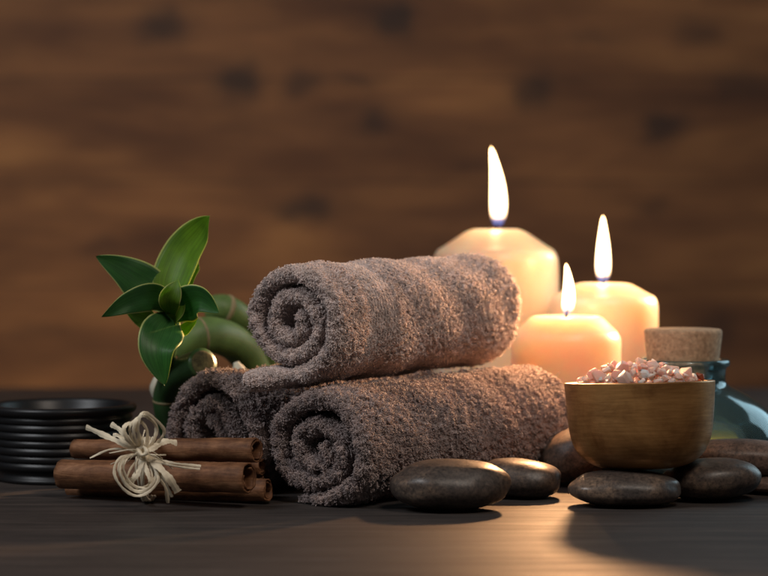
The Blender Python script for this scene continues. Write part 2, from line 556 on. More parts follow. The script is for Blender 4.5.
def thin_glass():
    m = bpy.data.materials.new('pale_teal_thin_glass')
    m.use_nodes = True
    nt = m.node_tree
    nt.nodes.clear()
    out = nt.nodes.new('ShaderNodeOutputMaterial')
    n = noise_tex(nt, coords(nt), 38, 2, 0.5)
    bp = nt.nodes.new('ShaderNodeBump')
    bp.inputs['Strength'].default_value = 0.25
    bp.inputs['Distance'].default_value = 0.002
    nt.links.new(n.outputs['Fac'], bp.inputs['Height'])
    lw = nt.nodes.new('ShaderNodeLayerWeight')
    lw.inputs['Blend'].default_value = 0.5
    nt.links.new(bp.outputs['Normal'], lw.inputs['Normal'])
    tint = ramp(nt, [(0.0, (0.96, 0.99, 0.99)), (0.55, (0.88, 0.965, 0.97)), (0.85, (0.62, 0.84, 0.86)), (1.0, (0.42, 0.66, 0.68))], lw.outputs['Facing'])
    tr = nt.nodes.new('ShaderNodeBsdfTransparent')
    nt.links.new(tint.outputs['Color'], tr.inputs['Color'])
    gl = nt.nodes.new('ShaderNodeBsdfGlossy')
    gl.inputs['Roughness'].default_value = 0.10
    gl.inputs['Color'].default_value = (0.85, 0.97, 1.0, 1)
    nt.links.new(bp.outputs['Normal'], gl.inputs['Normal'])
    di = nt.nodes.new('ShaderNodeBsdfDiffuse')
    di.inputs['Color'].default_value = (0.45, 0.75, 0.78, 1)
    fr = nt.nodes.new('ShaderNodeFresnel')
    fr.inputs['IOR'].default_value = 1.6
    nt.links.new(bp.outputs['Normal'], fr.inputs['Normal'])
    m1 = nt.nodes.new('ShaderNodeMixShader')
    m1.inputs[0].default_value = 0.07
    nt.links.new(tr.outputs[0], m1.inputs[1])
    nt.links.new(di.outputs[0], m1.inputs[2])
    m2 = nt.nodes.new('ShaderNodeMixShader')
    nt.links.new(fr.outputs[0], m2.inputs[0])
    nt.links.new(m1.outputs[0], m2.inputs[1])
    nt.links.new(gl.outputs[0], m2.inputs[2])
    nt.links.new(m2.outputs[0], out.inputs['Surface'])
    return m


M['glass'] = thin_glass()
M['oil'].node_tree.nodes['Principled BSDF'].inputs['Transmission Weight'].default_value = 0.2
M['oil'].node_tree.nodes['Principled BSDF'].inputs['Base Color'].default_value = (1.0, 0.70, 0.05, 1)

# ------------------------------------------------------------------ setting
wall = mesh_obj('wall', [(-2.6, WALL_Y, -1.0), (2.6, WALL_Y, -1.0), (2.6, WALL_Y, 2.2), (-2.6, WALL_Y, 2.2),
                         (-2.6, WALL_Y + .05, -1.0), (2.6, WALL_Y + .05, -1.0), (2.6, WALL_Y + .05, 2.2), (-2.6, WALL_Y + .05, 2.2)],
                [(0, 1, 2, 3), (5, 4, 7, 6), (0, 4, 5, 1), (3, 2, 6, 7), (0, 3, 7, 4), (1, 5, 6, 2)], M['wall'], smooth=False)
tag(wall, 'dark brown boarded wood wall with knots, blurred behind the table', 'wall', kind='structure')

bm = bmesh.new()
bmesh.ops.create_cube(bm, size=1)
bmesh.ops.scale(bm, vec=(3.2, 2.35, 0.04), verts=bm.verts)
bmesh.ops.translate(bm, vec=(0, 0.35 + 2.35 / 2, -0.02), verts=bm.verts)
bmesh.ops.bevel(bm, geom=list(bm.edges), offset=0.004, segments=2, profile=0.5, affect='EDGES')
me = bpy.data.meshes.new('table_top')
bm.to_mesh(me)
bm.free()
me.materials.append(M['table'])
tb = bpy.data.objects.new('table_top', me)
COL.objects.link(tb)
tag(tb, 'dark weathered wooden table top under the whole arrangement', 'table', kind='structure')


# ------------------------------------------------------------------ towels
def vnoise(a, b, c=0.0):
    return noise.noise(Vector((a, b, c)))


def towel(name, label, group, front, R0, R1, L, yaw_deg, rise, squash, flap, n_out, n_in, seed, rows=0.0, comb=0.6, recess=0.004, pitch=0.0138, fthick=1.0, fout=0.003, sx=1.0, cs=0.0024, tuft=0.5, mat=None):
    mat = mat or M['towel']
    r_ = np.random.default_rng(seed)
    yaw = math.radians(yaw_deg)
    a = np.array([math.sin(yaw), math.cos(yaw), rise]); a /= np.linalg.norm(a)
    u = np.array([math.cos(yaw), -math.sin(yaw), 0.0])
    v = np.cross(u, a); v /= np.linalg.norm(v)
    if v[2] < 0: v = -v
    root = empty(name, (front.x, front.y, 0))
    tag(root, label, 'towel', group)
    O = np.array(front) - np.array(root.location)
    hth = 0.0028                      # half the woven core
    Rc = R0 - hth - 0.0028            # centre line of the outermost wrap
    turns = (Rc - 0.0065) / pitch
    phi_end = PI + 2 * PI * math.ceil(turns)
    phi0 = phi_end - 2 * PI * turns
    # centre line of the sheet
    pts = []
    nphi = int(turns * 72)
    for i in range(nphi + 1):
        ph = phi0 + (phi_end - phi0) * i / nphi
        q_ = (phi_end - ph) / (2 * PI)
        r = Rc - pitch * (q_ * q_ if q_ < 1 else q_)
        r += 0.0014 * vnoise(math.cos(ph) * 1.1 + seed, math.sin(ph) * 1.1, ph * 0.25) * 2
        x, y = r * math.sin(ph) * sx, r * math.cos(ph)
        y *= squash
        # the last half turn flattens on whatever is below
        pts.append((x, y, ph))
    x0, y0 = pts[-1][0], pts[-1][1]
    nf = 16
    for i in range(1, nf + 1):
        d = flap * i / nf
        pts.append((x0 - d, y0 - 0.0012 + 0.0012 * math.cos(d * 90) + (0.0 if i < nf else 0.0), phi_end + d / Rc))
    P = np.array(pts)
    ds = np.hypot(np.diff(P[:, 0]), np.diff(P[:, 1]))
    s = np.concatenate([[0], np.cumsum(ds)])
    Stot = s[-1]
    tx = np.gradient(P[:, 0], s); ty = np.gradient(P[:, 1], s)
    ln = np.hypot(tx, ty); tx /= ln; ty /= ln
    nx, ny = -ty, tx                  # outward: clockwise travel -> left-hand normal is outward
    # check sign at the start of the last turn
    i0 = nphi - 10
    if nx[i0] * P[i0, 0] + ny[i0] * P[i0, 1] < 0: nx, ny = -nx, -ny
    fl = np.clip((s - s[nphi]) / max(flap * 0.5, 1e-4), 0, 1)
    hs = hth * (1 + (fthick - 1) * fl * fl * (3 - 2 * fl))
    tr_ = hth * fthick
    hs = hs * np.sqrt(np.clip(1 - np.clip((s - (Stot - tr_)) / tr_, 0, 1) ** 2, 0.02, 1))
    hs *= np.sqrt(np.clip(1 - np.clip(((hth) - s) / hth, 0, 1) ** 2, 0.02, 1))
    rad = np.hypot(P[:, 0], P[:, 1])
    ends = recess * (1 - np.clip(rad / Rc, 0, 1)) ** 0.8
    for i in range(len(s)):
        ends[i] += 0.0016 * vnoise(s[i] * 30, seed * 3.1)
        if s[i] > s[nphi]: ends[i] += fout * (s[i] - s[nphi]) / max(flap, .001)

    def world(si, t, d):
        """si: arc length array, t along the axis, d along the sheet normal"""
        cx = np.interp(si, s, P[:, 0]); cy = np.interp(si, s, P[:, 1])
        nnx = np.interp(si, s, nx); nny = np.interp(si, s, ny)
        k = np.hypot(nnx, nny); nnx = nnx / k; nny = nny / k
        sc = 1 + (R1 / R0 - 1) * np.clip(t / L, 0, 1)
        # soft sag and lumps of the roll
        lump = 0.0010 * np.sin(t * 55 + seed) * np.cos(cx * 60 + seed * 2) + 0.0009 * np.sin(t * 120 + cy * 90 + seed)
        X = (cx + nnx * (d + lump)) * sc
        Y = (cy + nny * (d + lump)) * sc
        Wp = O[None, :] + a[None, :] * t[:, None] + u[None, :] * X[:, None] + v[None, :] * Y[:, None]
        Nn = u[None, :] * nnx[:, None] + v[None, :] * nny[:, None]
        Tn = u[None, :] * (nny)[:, None] - v[None, :] * (nnx)[:, None]
        return Wp, Nn, Tn

    # ---- core mesh
    nt_ = 30
    loop = []
    for k in range(nt_ + 1): loop.append((k / nt_, 1.0, 0.0))
    for k in range(1, 5): loop.append((1.0, math.cos(PI * k / 5), math.sin(PI * k / 5)))
    for k in range(nt_ + 1): loop.append((1 - k / nt_, -1.0, 0.0))
    for k in range(1, 5): loop.append((0.0, -math.cos(PI * k / 5), -math.sin(PI * k / 5)))
    nl = len(loop)
    ns = len(s)
    allv = []
    for (q, dd, tt) in loop:
        t = ends + (L - ends - (ends * 0.6)) * q + tt * hs
        Wp, _, _ = world(s, t, dd * hs)
        allv.append(Wp)
    A = np.stack(allv, 1).reshape(-1, 3)
    faces = []
    for i in range(ns - 1):
        for k in range(nl):
            k2 = (k + 1) % nl
            faces.append((i * nl + k, i * nl + k2, (i + 1) * nl + k2, (i + 1) * nl + k))
    faces.append(tuple(range(nl)))
    faces.append(tuple((ns - 1) * nl + k for k in range(nl)))
    cloth = mesh_obj('cloth', A.tolist(), faces, mat, root)
    fix_normals(cloth)

    # ---- terry pile
    s_last = float(np.interp(phi_end - 2 * PI * 1.04, P[:nphi + 1, 2], s[:nphi + 1]))
    n_front = int(n_in * 0.46); n_walls = n_in - n_front
    SI, TT, DD, NE, LEN = [], [], [], [], []
    # outer surface
    si = r_.uniform(s_last, Stot, n_out)
    t = r_.uniform(0, 1, n_out)
    e = np.interp(si, s, ends)
    tw = e + (L - 1.6 * e) * t
    if rows > 0:
        pr = 0.0026
        tw = tw + rows * ((np.round(tw / pr) * pr) - tw) * r_.uniform(0.3, 1.0, n_out)
    SI.append(si); TT.append(tw); DD.append(np.ones(n_out)); NE.append(np.zeros(n_out)); LEN.append(r_.uniform(0.0018, 0.0032, n_out))
    m_ = int(26000 * min(1, flap / 0.03))
    si = r_.uniform(s[nphi] - 0.004, Stot, m_)
    e = np.interp(si, s, ends)
    SI.append(si); TT.append(e + (L - 1.6 * e) * r_.uniform(0, 1, m_) ** 2); DD.append(np.where(r_.uniform(0, 1, m_) < 0.7, 1.0, -1.0)); NE.append(np.zeros(m_)); LEN.append(r_.uniform(0.003, 0.0044, m_))
    # under side of the flap
    m_ = int(n_out * 0.08)
    si = r_.uniform(s[nphi], Stot, m_)
    SI.append(si); TT.append(r_.uniform(0.004, L - 0.004, m_)); DD.append(-np.ones(m_)); NE.append(np.zeros(m_)); LEN.append(r_.uniform(0.001, 0.002, m_))
    # walls of the inner wraps close to the two open ends
    wgt = n_walls
    si = r_.uniform(0, s[nphi], wgt)
    back = r_.uniform(0, 1, wgt) < 0.22
    e = np.interp(si, s, ends)
    dep = r_.uniform(0, 1, wgt) ** 1.5 * 0.028
    tw = np.where(back, L - 0.6 * e - dep, e + dep)
    SI.append(si); TT.append(tw); DD.append(np.where(r_.uniform(0, 1, wgt) < 0.5, 1.0, -1.0)); NE.append(np.zeros(wgt)); LEN.append(r_.uniform(0.0025, 0.0042, wgt))
    # rim of the sheet at the two ends
    si = r_.uniform(0, Stot, n_front)
    back = r_.uniform(0, 1, n_front) < 0.22
    e = np.interp(si, s, ends)
    ang = r_.uniform(-1.2, 1.2, n_front)
    hh = np.interp(si, s, hs) * 0.95
    SI.append(si); TT.append(np.where(back, L - 0.6 * e + hh * np.cos(ang), e - hh * np.cos(ang))); DD.append(np.sin(ang))
    NE.append(np.where(back, 1.0, -1.0) * np.cos(ang)); LEN.append(r_.uniform(0.0022, 0.0044, n_front))
    SI = np.concatenate(SI); TT = np.concatenate(TT); DD = np.concatenate(DD); NE = np.concatenate(NE); LEN = np.concatenate(LEN)
    n = len(SI)
    # loops stand in tufts: find each strand's tuft and lean into it
    if rows > 0: LEN = np.where((TT < 0.06) & (np.arange(n) < n_out), LEN * 0.55, LEN)
    gi = np.floor(SI / cs).astype(int); gj = np.floor(TT / cs).astype(int)
    hsh = (np.sin(gi * 127.1 + gj * 311.7 + seed * 17.0 + DD.round() * 3.3) * 43758.5453) % 1.0
    hsh2 = (np.sin(gi * 269.5 + gj * 183.3 + seed * 5.0 + DD.round() * 7.7) * 28001.8384) % 1.0
    ccs = (gi + 0.2 + 0.6 * hsh) * cs; cct = (gj + 0.2 + 0.6 * hsh2) * cs
    Wp, Nn, Tn = world(SI, TT, DD * np.interp(SI, s, hs) * 0.93)
    ax = a[None, :]
    # direction
    nd = Nn * (DD * (1 - np.abs(NE)))[:, None] + ax * NE[:, None]
    nd += Nn * (DD * 0.3)[:, None]
    tilt_s = (ccs - SI) / cs * (0.3 + 0.6 * tuft) + (hsh - 0.5) * 0.8 + r_.normal(0, 0.35, n)
    tilt_t = (cct - TT) / cs * (0.3 + 0.6 * tuft) + (hsh2 - 0.5) * 0.8 + r_.normal(0, 0.35, n)
    d0 = nd + Tn * tilt_s[:, None] + ax * tilt_t[:, None]
    d0 /= np.linalg.norm(d0, axis=1)[:, None]
    g = np.array([0, 0, -1.0])[None, :]
    cur = g * comb + Tn * ((hsh - 0.5) * 1.5)[:, None] + ax * ((hsh2 - 0.5) * 1.5)[:, None] + r_.normal(0, 0.6, (n, 3))
    cur -= nd * 0.25
    LEN = LEN * (1 - tuft / 2 + tuft * hsh)
    LEN = np.where((SI > s[nphi] - 0.004), LEN * 0.5, LEN)
    if rows > 0: tilt_t = np.where((TT < 0.06) & (np.arange(n) < n_out), tilt_t * 0.3, tilt_t)
    phs = r_.uniform(0, 2 * PI, n)
    cw = r_.uniform(4.0, 9.0, n)
    ca_ = r_.uniform(0.00015, 0.00045, n)
    side1 = np.cross(d0, ax + 0.01); side1 /= np.linalg.norm(side1, axis=1)[:, None]
    side2 = np.cross(d0, side1)
    K = 7
    pos = np.zeros((n, K, 3))
    for k in range(K):
        x = k / (K - 1)
        out = math.sin(PI * 0.74 * x)                  # each strand is a loop that turns back
        lat = 0.5 * (1 - math.cos(PI * 0.74 * x))
        pos[:, k, :] = Wp + d0 * (LEN * 0.95 * out)[:, None] + cur * (LEN * 0.42 * lat)[:, None] \
            + side1 * (ca_ * x ** .5 * np.cos(phs + cw * x))[:, None] + side2 * (ca_ * x ** .5 * np.sin(phs + cw * x))[:, None]
    # keep clear of the table
    zmin = 0.0006 - root.location.z
    pos[:, :, 2] = np.maximum(pos[:, :, 2], zmin)
    radp = np.zeros((n, K))
    base_r = r_.uniform(0.00017, 0.00028, n)
    for k, f in enumerate((1.0, 1.0, 1.0, 1.0, 0.95, 0.9, 0.7)):
        radp[:, k] = base_r * f
    hc = bpy.data.hair_curves.new('terry_pile')
    hc.add_curves([K] * n)
    hc.attributes['position'].data.foreach_set('vector', pos.reshape(-1).astype(np.float32))
    ra = hc.attributes.get('radius') or hc.attributes.new('radius', 'FLOAT', 'POINT')
    ra.data.foreach_set('value', radp.reshape(-1).astype(np.float32))
    hc.materials.append(mat)
    ho = bpy.data.objects.new('terry_pile', hc)
    COL.objects.link(ho)
    ho.parent = root
    return root


TG = 'rolled grey brown towels stacked in a pile'
towel('rolled_towel', 'rolled towel lying on top of the other two', TG,
      at(294, 321, 1.65), 0.0450, 0.0435, 0.20, 40, 0.02, 0.98, 0.036, 200000, 100000, 1, rows=1.0, comb=0.7, fthick=2.3, fout=-0.010, sx=1.02, tuft=0.4)
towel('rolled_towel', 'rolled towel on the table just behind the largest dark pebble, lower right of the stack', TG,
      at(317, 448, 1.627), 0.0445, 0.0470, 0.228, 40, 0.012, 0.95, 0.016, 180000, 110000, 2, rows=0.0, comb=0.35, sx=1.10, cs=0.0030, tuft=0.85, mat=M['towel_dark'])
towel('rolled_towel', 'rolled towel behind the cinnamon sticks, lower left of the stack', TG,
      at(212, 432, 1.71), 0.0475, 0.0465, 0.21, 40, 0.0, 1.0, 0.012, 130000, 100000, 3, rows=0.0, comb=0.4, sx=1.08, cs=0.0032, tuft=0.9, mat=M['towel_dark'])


# ------------------------------------------------------------------ stones
def stone(label, cx, cy, z0, ax_, ay_, az_, rot, seed, mat, tilt=(0, 0), top=0.85, group='smooth massage stones'):
    bm = bmesh.new()
    bmesh.ops.create_icosphere(bm, subdivisions=5, radius=1)
    for vtx in bm.verts:
        p = vtx.co.copy()
        n = noise.noise(p * 0.9 + Vector((seed * 3.7, seed, 0))) * 0.10 + noise.noise(p * 2.1 + Vector((0, seed * 2.3, 5))) * 0.035
        # rounder, fuller rim than an ellipsoid
        e = 0.86
        q = Vector([math.copysign(abs(c) ** e, c) for c in p])
        q *= (1 + n)
        zz = q.z
        if zz > 0: zz *= top + 0.15
        else: zz *= 0.95
        vtx.co = Vector((q.x * ax_, q.y * ay_, zz * az_))
    R = Euler((tilt[0], tilt[1], rot)).to_matrix()
    for vtx in bm.verts: vtx.co = R @ vtx.co
    zlow = min(vtx.co.z for vtx in bm.verts)
    for vtx in bm.verts:
        vtx.co.z -= zlow
        # worn flat where it rests
        if vtx.co.z < 0.0012: vtx.co.z = vtx.co.z * 0.3
    me = bpy.data.meshes.new('stone')
    bm.to_mesh(me)
    bm.free()
    me.polygons.foreach_set('use_smooth', [True] * len(me.polygons))
    me.materials.append(mat)
    o = bpy.data.objects.new('stone', me)
    COL.objects.link(o)
    o.location = (cx, cy, z0)
    tag(o, label, 'stone', group)
    return o


def X(px, Y): return (px - 384) / F * Y


stone('largest dark oval stone, alone at the very front before the towels', X(451, 1.60), 1.60, 0, .0400, .028, .0170, 0.05, 1, M['stone'], (0, -0.02))
stone('small dark oval stone behind the largest one, beside the towel', X(520, 1.68), 1.67, 0, .0285, .024, .0135, -0.1, 2, M['stone'], (0, 0.10))
stone('brown stone leaning up behind the left side of the golden bowl', X(588, 1.745), 1.745, 0.0, .037, .026, .0205, 0.2, 3, M['stone2'], (0, -0.42))
stone('flat dark stone carrying the left side of the golden bowl', X(624, 1.625), 1.625, 0, .0375, .027, .0122, 0.0, 4, M['stone'], (0, 0.02))
stone('flat dark stone carrying the right side of the golden bowl', X(712, 1.655), 1.655, 0, .0345, .027, .0145, 0.05, 5, M['stone'], (0, -0.05))
stone('reddish stone at the right edge, lying on another stone before the bottle', X(748, 1.700), 1.700, 0.0115, .040, .024, .0130, -0.1, 6, M['stone3'], (0, 0.06))
stone('reddish stone at the right edge on the table, under another reddish stone', X(783, 1.700), 1.700, 0, .036, .026, .0075, 0.0, 7, M['stone3'])


# ------------------------------------------------------------------ golden bowl with salt
BY = 1.645
bowl_root = empty('bowl', (X(642, BY), BY, 0.0228), (math.radians(-3.2), math.radians(-1.3), 0))
tag(bowl_root, 'round bronze golden bowl filled with pink salt, standing on two stones', 'bowl')
prof = [(0.0001, 0.0), (0.018, 0.0002), (0.0265, 0.0010), (0.0340, 0.0036), (0.0410, 0.0085), (0.0458, 0.0155), (0.0485, 0.024), (0.0500, 0.036),
        (0.0511, 0.050), (0.0516, 0.0578), (0.0515, 0.0590), (0.0509, 0.0594), (0.0470, 0.0594), (0.0462, 0.0588), (0.0458, 0.0575),
        (0.0445, 0.042), (0.0420, 0.026), (0.036, 0.013), (0.024, 0.008), (0.0001, 0.007)]


def refine(prof, k=4):
    P = spline([(r, z, 0) for r, z in prof], (len(prof) - 1) * k + 1)
    return [(max(p.x, 0.00005), p.y) for p in P]


lathe('bowl_body', refine(prof, 4), M['bowl'], bowl_root, 128, 0.0004)
bm_mat = bowl_root.matrix_basis.copy() if False else Matrix.Translation(bowl_root.location) @ bowl_root.rotation_euler.to_matrix().to_4x4()


def crystal_mesh(seed, size):
    r_ = random.Random(seed)
    bm = bmesh.new()
    pts = []
    for _ in range(16):
        d = Vector((r_.gauss(0, 1), r_.gauss(0, 1), r_.gauss(0, 1))).normalized()
        d = Vector((d.x * r_.uniform(.8, 1.1), d.y * r_.uniform(.8, 1.1), d.z * r_.uniform(.65, 1.0)))
        pts.append(bm.verts.new(d * size * r_.uniform(.8, 1.0)))
    bmesh.ops.convex_hull(bm, input=bm.verts)
    for vtx in [v_ for v_ in bm.verts if not v_.link_faces]: bm.verts.remove(vtx)
    bmesh.ops.bevel(bm, geom=list(bm.edges), offset=size * 0.07, segments=2, profile=0.5, affect='EDGES', clamp_overlap=True)
    me = bpy.data.meshes.new('salt_crystal')
    bm.to_mesh(me)
    bm.free()
    me.polygons.foreach_set('use_smooth', [False] * len(me.polygons))
    me.materials.append(M['salt'])
    return me


cms = [crystal_mesh(100 + i, 1.0) for i in range(14)]
placed = []
rr = random.Random(5)
cnt = 0


def dome(r):
    q = max(0.0, 1 - (r / 0.045) ** 2)
    return 0.0565 + 0.0150 * q ** 0.8


for layer, (depth, tries) in enumerate(((0.0, 3200), (0.008, 600))):
    for _ in range(tries):
        ang = rr.uniform(0, 2 * PI)
        r = 0.0435 * math.sqrt(rr.uniform(0, 1))
        sz = rr.choice([0.0030, 0.0038, 0.0046, 0.0056, 0.0066, 0.0080]) * rr.uniform(.9, 1.1)
        if r + sz > 0.0455: continue
        p = Vector((r * math.cos(ang), r * math.sin(ang), dome(r) - depth - sz * 0.2 + rr.uniform(-.001, .002)))
        if any((p - q).length < (sz + s2) * 0.80 for q, s2 in placed): continue
        placed.append((p, sz))
for i, (p, sz) in enumerate(placed):
    o = bpy.data.objects.new('salt_crystal', cms[i % len(cms)])
    COL.objects.link(o)
    o.location = bm_mat @ p
    o.rotation_euler = (rr.uniform(0, 6), rr.uniform(0, 6), rr.uniform(0, 6))
    o.scale = (sz * rr.uniform(.9, 1.2), sz * rr.uniform(.85, 1.1), sz * rr.uniform(.8, 1.05))
    tag(o, 'pale pink salt crystal in the heap filling the golden bowl', 'salt crystal', 'pink salt crystals heaped in the golden bowl')
    cnt += 1
print('crystals', cnt)
rc = crystal_mesh(777, 1.0)
rc.materials.clear(); rc.materials.append(M['redsalt'])
o = bpy.data.objects.new('salt_crystal', rc)
COL.objects.link(o)
o.location = bm_mat @ Vector((0.0405, -0.013, 0.0622))
o.scale = (0.0055, 0.0035, 0.0030)
o.rotation_euler = (0.2, 0.5, 0.2)
tag(o, 'dark red brown crystal at the right end of the salt heap', 'salt crystal', 'pink salt crystals heaped in the golden bowl')


# ------------------------------------------------------------------ candles
def candle(label, px, Y, r, z_sh, z_top, top_r, flame_px, seed):
    root = empty('candle', (X(px, Y), Y, 0))
    tag(root, label, 'candle', 'lit pillar candles')
    prof = [(0.0001, 0), (r * .96, 0), (r * .995, 0.002), (r, 0.006)]
    for i in range(1, 12): prof.append((r, 0.006 + (z_sh - 0.010 - 0.006) * i / 12))
    dz = z_top - z_sh
    ra = r * .93
    sh = [(r, z_sh - 0.013), (r * .997, z_sh - 0.0075), (r * .982, z_sh - 0.003), (ra, z_sh + dz * 0.11)]
    sh += [(ra + (top_r - ra) * q, z_sh + dz * zq) for q, zq in ((.17, .27), (.38, .47), (.62, .70), (.82, .88), (1, .975))]
    sh += [(top_r * .86, z_top), (top_r * .72, z_top - 0.0012),
          (top_r * .5, z_top - 0.0032), (top_r * .25, z_top - 0.004), (0.0001, z_top - 0.0042)]
    prof += refine(sh, 4)
    lathe('wax', prof, M['wax'], root, 96, 0.0009, seed)
    # pool of molten wax round the wick
    # wick
    wp = spline([(0, 0, z_top - 0.005), (0.0002, 0, z_top), (0.001, 0, z_top + 0.004), (0.0025, 0, z_top + 0.007)], 8)
    tube('wick', wp, [0.0011] * 7 + [0.0008], M['wick'], root, 10)
    # flame
    (bx, by, tx_, ty_, wpx) = flame_px
    loc = Vector(root.location)
    b0 = at(bx, by, Y) - loc
    t0 = at(tx_, ty_, Y) - loc
    b0.y = t0.y = 0
    hw = wpx / F * Y / 2
    qs = [0, .03, .08, .15, .24, .35, .48, .6, .72, .82, .9, .96, 1.0]
    ws = [.45, .62, .80, .94, 1.0, .97, .88, .76, .60, .46, .33, .21, .01]
    V, Fc = [], []
    seg = 28
    nn = 40
    for i in range(nn + 1):
        q = i / nn
        c = b0.lerp(t0, q)
        c.x += math.sin(q * PI) * hw * 0.35 * (1 if tx_ < bx else 0.1)
        rad = hw * interp(qs, ws, q)
        for k in range(seg):
            an = 2 * PI * k / seg
            V.append((c.x + rad * math.cos(an), c.y + rad * math.sin(an) * 0.8, c.z))
    for i in range(nn):
        for k in range(seg):
            k2 = (k + 1) % seg
            Fc.append((i * seg + k, i * seg + k2, (i + 1) * seg + k2, (i + 1) * seg + k))
    Fc.append(tuple(range(seg))[::-1])
    mesh_obj('flame', V, Fc, M['flame'], root)
    ld = bpy.data.lights.new('flame_light', 'POINT')
    ld.energy = 0.14 * (wpx / 17)
    ld.color = (1.0, 0.60, 0.30)
    ld.shadow_soft_size = 0.005
    lo = bpy.data.objects.new('flame_light', ld)
    COL.objects.link(lo)
    lo.parent = root
    lo.location = b0.lerp(t0, 0.45)
    return root


def tube(name, pts, rads, mat, parent=None, seg=20, cap=True):
    V, Fc = [], []
    n = len(pts)
    up = Vector((0.13, -0.2, 1)).normalized()
    prev = None
    for i, p in enumerate(pts):
        t = (pts[min(i + 1, n - 1)] - pts[max(i - 1, 0)]).normalized()
        if prev is None:
            s_ = t.cross(up)
            if s_.length < 0.1: s_ = t.cross(Vector((1, 0, 0)))
            s_.normalize()
        else:
            s_ = (prev - t * prev.dot(t)).normalized()
        prev = s_
        b_ = t.cross(s_)
        for k in range(seg):
            an = 2 * PI * k / seg
            V.append(p + (s_ * math.cos(an) + b_ * math.sin(an)) * rads[i])
    for i in range(n - 1):
        for k in range(seg):
            k2 = (k + 1) % seg
            Fc.append((i * seg + k, i * seg + k2, (i + 1) * seg + k2, (i + 1) * seg + k))
    if cap:
        Fc.append(tuple(range(seg)))
        Fc.append(tuple((n - 1) * seg + k for k in range(seg)))
    return fix_normals(mesh_obj(name, V, Fc, mat, parent))


Yb, Yr, Ys = 2.05, 1.98, 1.88


def zz(py, Y): return H - (py - YH) / F * Y


candle('tallest and widest lit candle, at the back behind the top towel', 496, Yb, 63 / F * Yb, zz(253, Yb), zz(229, Yb), 24 / F * Yb, (498, 226, 491, 146, 18), 1)
candle('medium lit candle at the right of the three, behind the corked bottle', 603, Yr, 55 / F * Yr, zz(298, Yr), zz(283, Yr), 25 / F * Yr, (603, 283, 603, 215, 16), 4)
candle('shortest lit candle, in front of the other two beside the golden bowl', 566, Ys, 55 / F * Ys, zz(334, Ys), zz(316, Ys), 34 / F * Ys, (567, 315, 566, 263, 13.5), 8)

# ------------------------------------------------------------------ bottle
QY = 1.80
bt = empty('glass_bottle', (X(683, QY), QY, 0))
tag(bt, 'squat pale teal glass bottle of golden oil with a cork, behind the bowl', 'bottle')
k_ = QY / F
outer = [(0.0001, 0.0), (0.040, 0.0), (0.058, 0.001), (0.067, 0.006), (0.0725, 0.015), (0.0742, 0.024), (0.0735, 0.034), (0.069, 0.044), (0.061, 0.053),
         (0.050, 0.0605), (0.0405, 0.0655), (0.0345, 0.0685), (0.0322, 0.0715), (0.0318, 0.0760), (0.0322, 0.0815), (0.0345, 0.0835), (0.0352, 0.0855), (0.0345, 0.0878), (0.0325, 0.0885),
         (0.0300, 0.0882), (0.0285, 0.0870)]
inner = [(0.0275, 0.082), (0.0272, 0.074), (0.0300, 0.068), (0.0370, 0.0625), (0.0470, 0.0565), (0.0575, 0.049), (0.0640, 0.041), (0.0675, 0.032), (0.0680, 0.024), (0.066, 0.016), (0.060, 0.0095), (0.048, 0.0075), (0.0001, 0.0085)]
lathe('glass', refine(outer + inner, 3), M['glass'], bt, 128, 0.0004)
lvl = 0.0295
oilp = [(0.0001, 0.0089), (0.048, 0.0079), (0.0597, 0.0099), (0.0656, 0.0162), (0.0676, 0.024), (0.06745, lvl - 0.0008), (0.0660, lvl), (0.0001, lvl)]
lathe('oil', oilp, M['oil'], bt, 128)
ck = [(0.0001, 0.070), (0.0255, 0.070), (0.0265, 0.071), (0.0268, 0.087), (0.0294, zz(333, QY)), (0.0291, zz(330, QY)), (0.0280, zz(329, QY)), (0.0001, zz(329, QY))]
lathe('cork', ck, M['cork'], bt, 64, 0.0005)

# ------------------------------------------------------------------ black ribbed bowl
TY = 1.79
tr = empty('ribbed_bowl', (X(61, TY), TY, 0))
tag(tr, 'low black glossy bowl with ribbed sides, at the left edge', 'bowl')
kk = TY / F
R_ = 75 * kk
prof = [(0.0001, 0.0), (0.046, 0.0), (0.0485, 0.0006), (0.0495, 0.0020), (0.0485, 0.0034), (0.0465, 0.0050), (0.0460, 0.0075)]
zb, zt = 0.0095, zz(419, TY - R_)
nr = 7
for i in range(nr):
    z0 = zb + (zt - zb) * i / nr
    z1 = zb + (zt - zb) * (i + 1) / nr
    rr0 = 0.0500 + 0.0036 * (i / nr) ** 0.8 + (0.0004, -0.0003, 0.0002, -0.0002, 0.0003, 0.0, -0.0003)[i]
    prof += [(rr0 - 0.0016, z0 + 0.0001), (rr0 - 0.0002, z0 + 0.0010), (rr0 + 0.0003, z0 + (z1 - z0) * 0.5), (rr0 - 0.0001, z1 - 0.0010), (rr0 - 0.0016, z1 - 0.0001)]
zr = zz(403, TY)
prof += [(0.0540, zt + 0.0006), (0.0556, zt + 0.002), (0.0562, zt + 0.0045), (0.0558, zr - 0.0018), (0.0545, zr - 0.0002), (0.0530, zr), (0.0512, zr - 0.0006), (0.0500, zr - 0.003),
         (0.0470, zr - 0.012), (0.040, zr - 0.022), (0.028, zr - 0.028), (0.0001, zr - 0.030)]
lathe('bowl_body', prof, M['black'], tr, 128, 0.0005, 3)

# ------------------------------------------------------------------ cinnamon bundle
cr = empty('cinnamon_bundle', (X(160, 1.65), 1.65, 0))
tag(cr, 'bundle of brown cinnamon sticks tied with a pale raffia bow', 'cinnamon bundle')
c0 = Vector(cr.location)


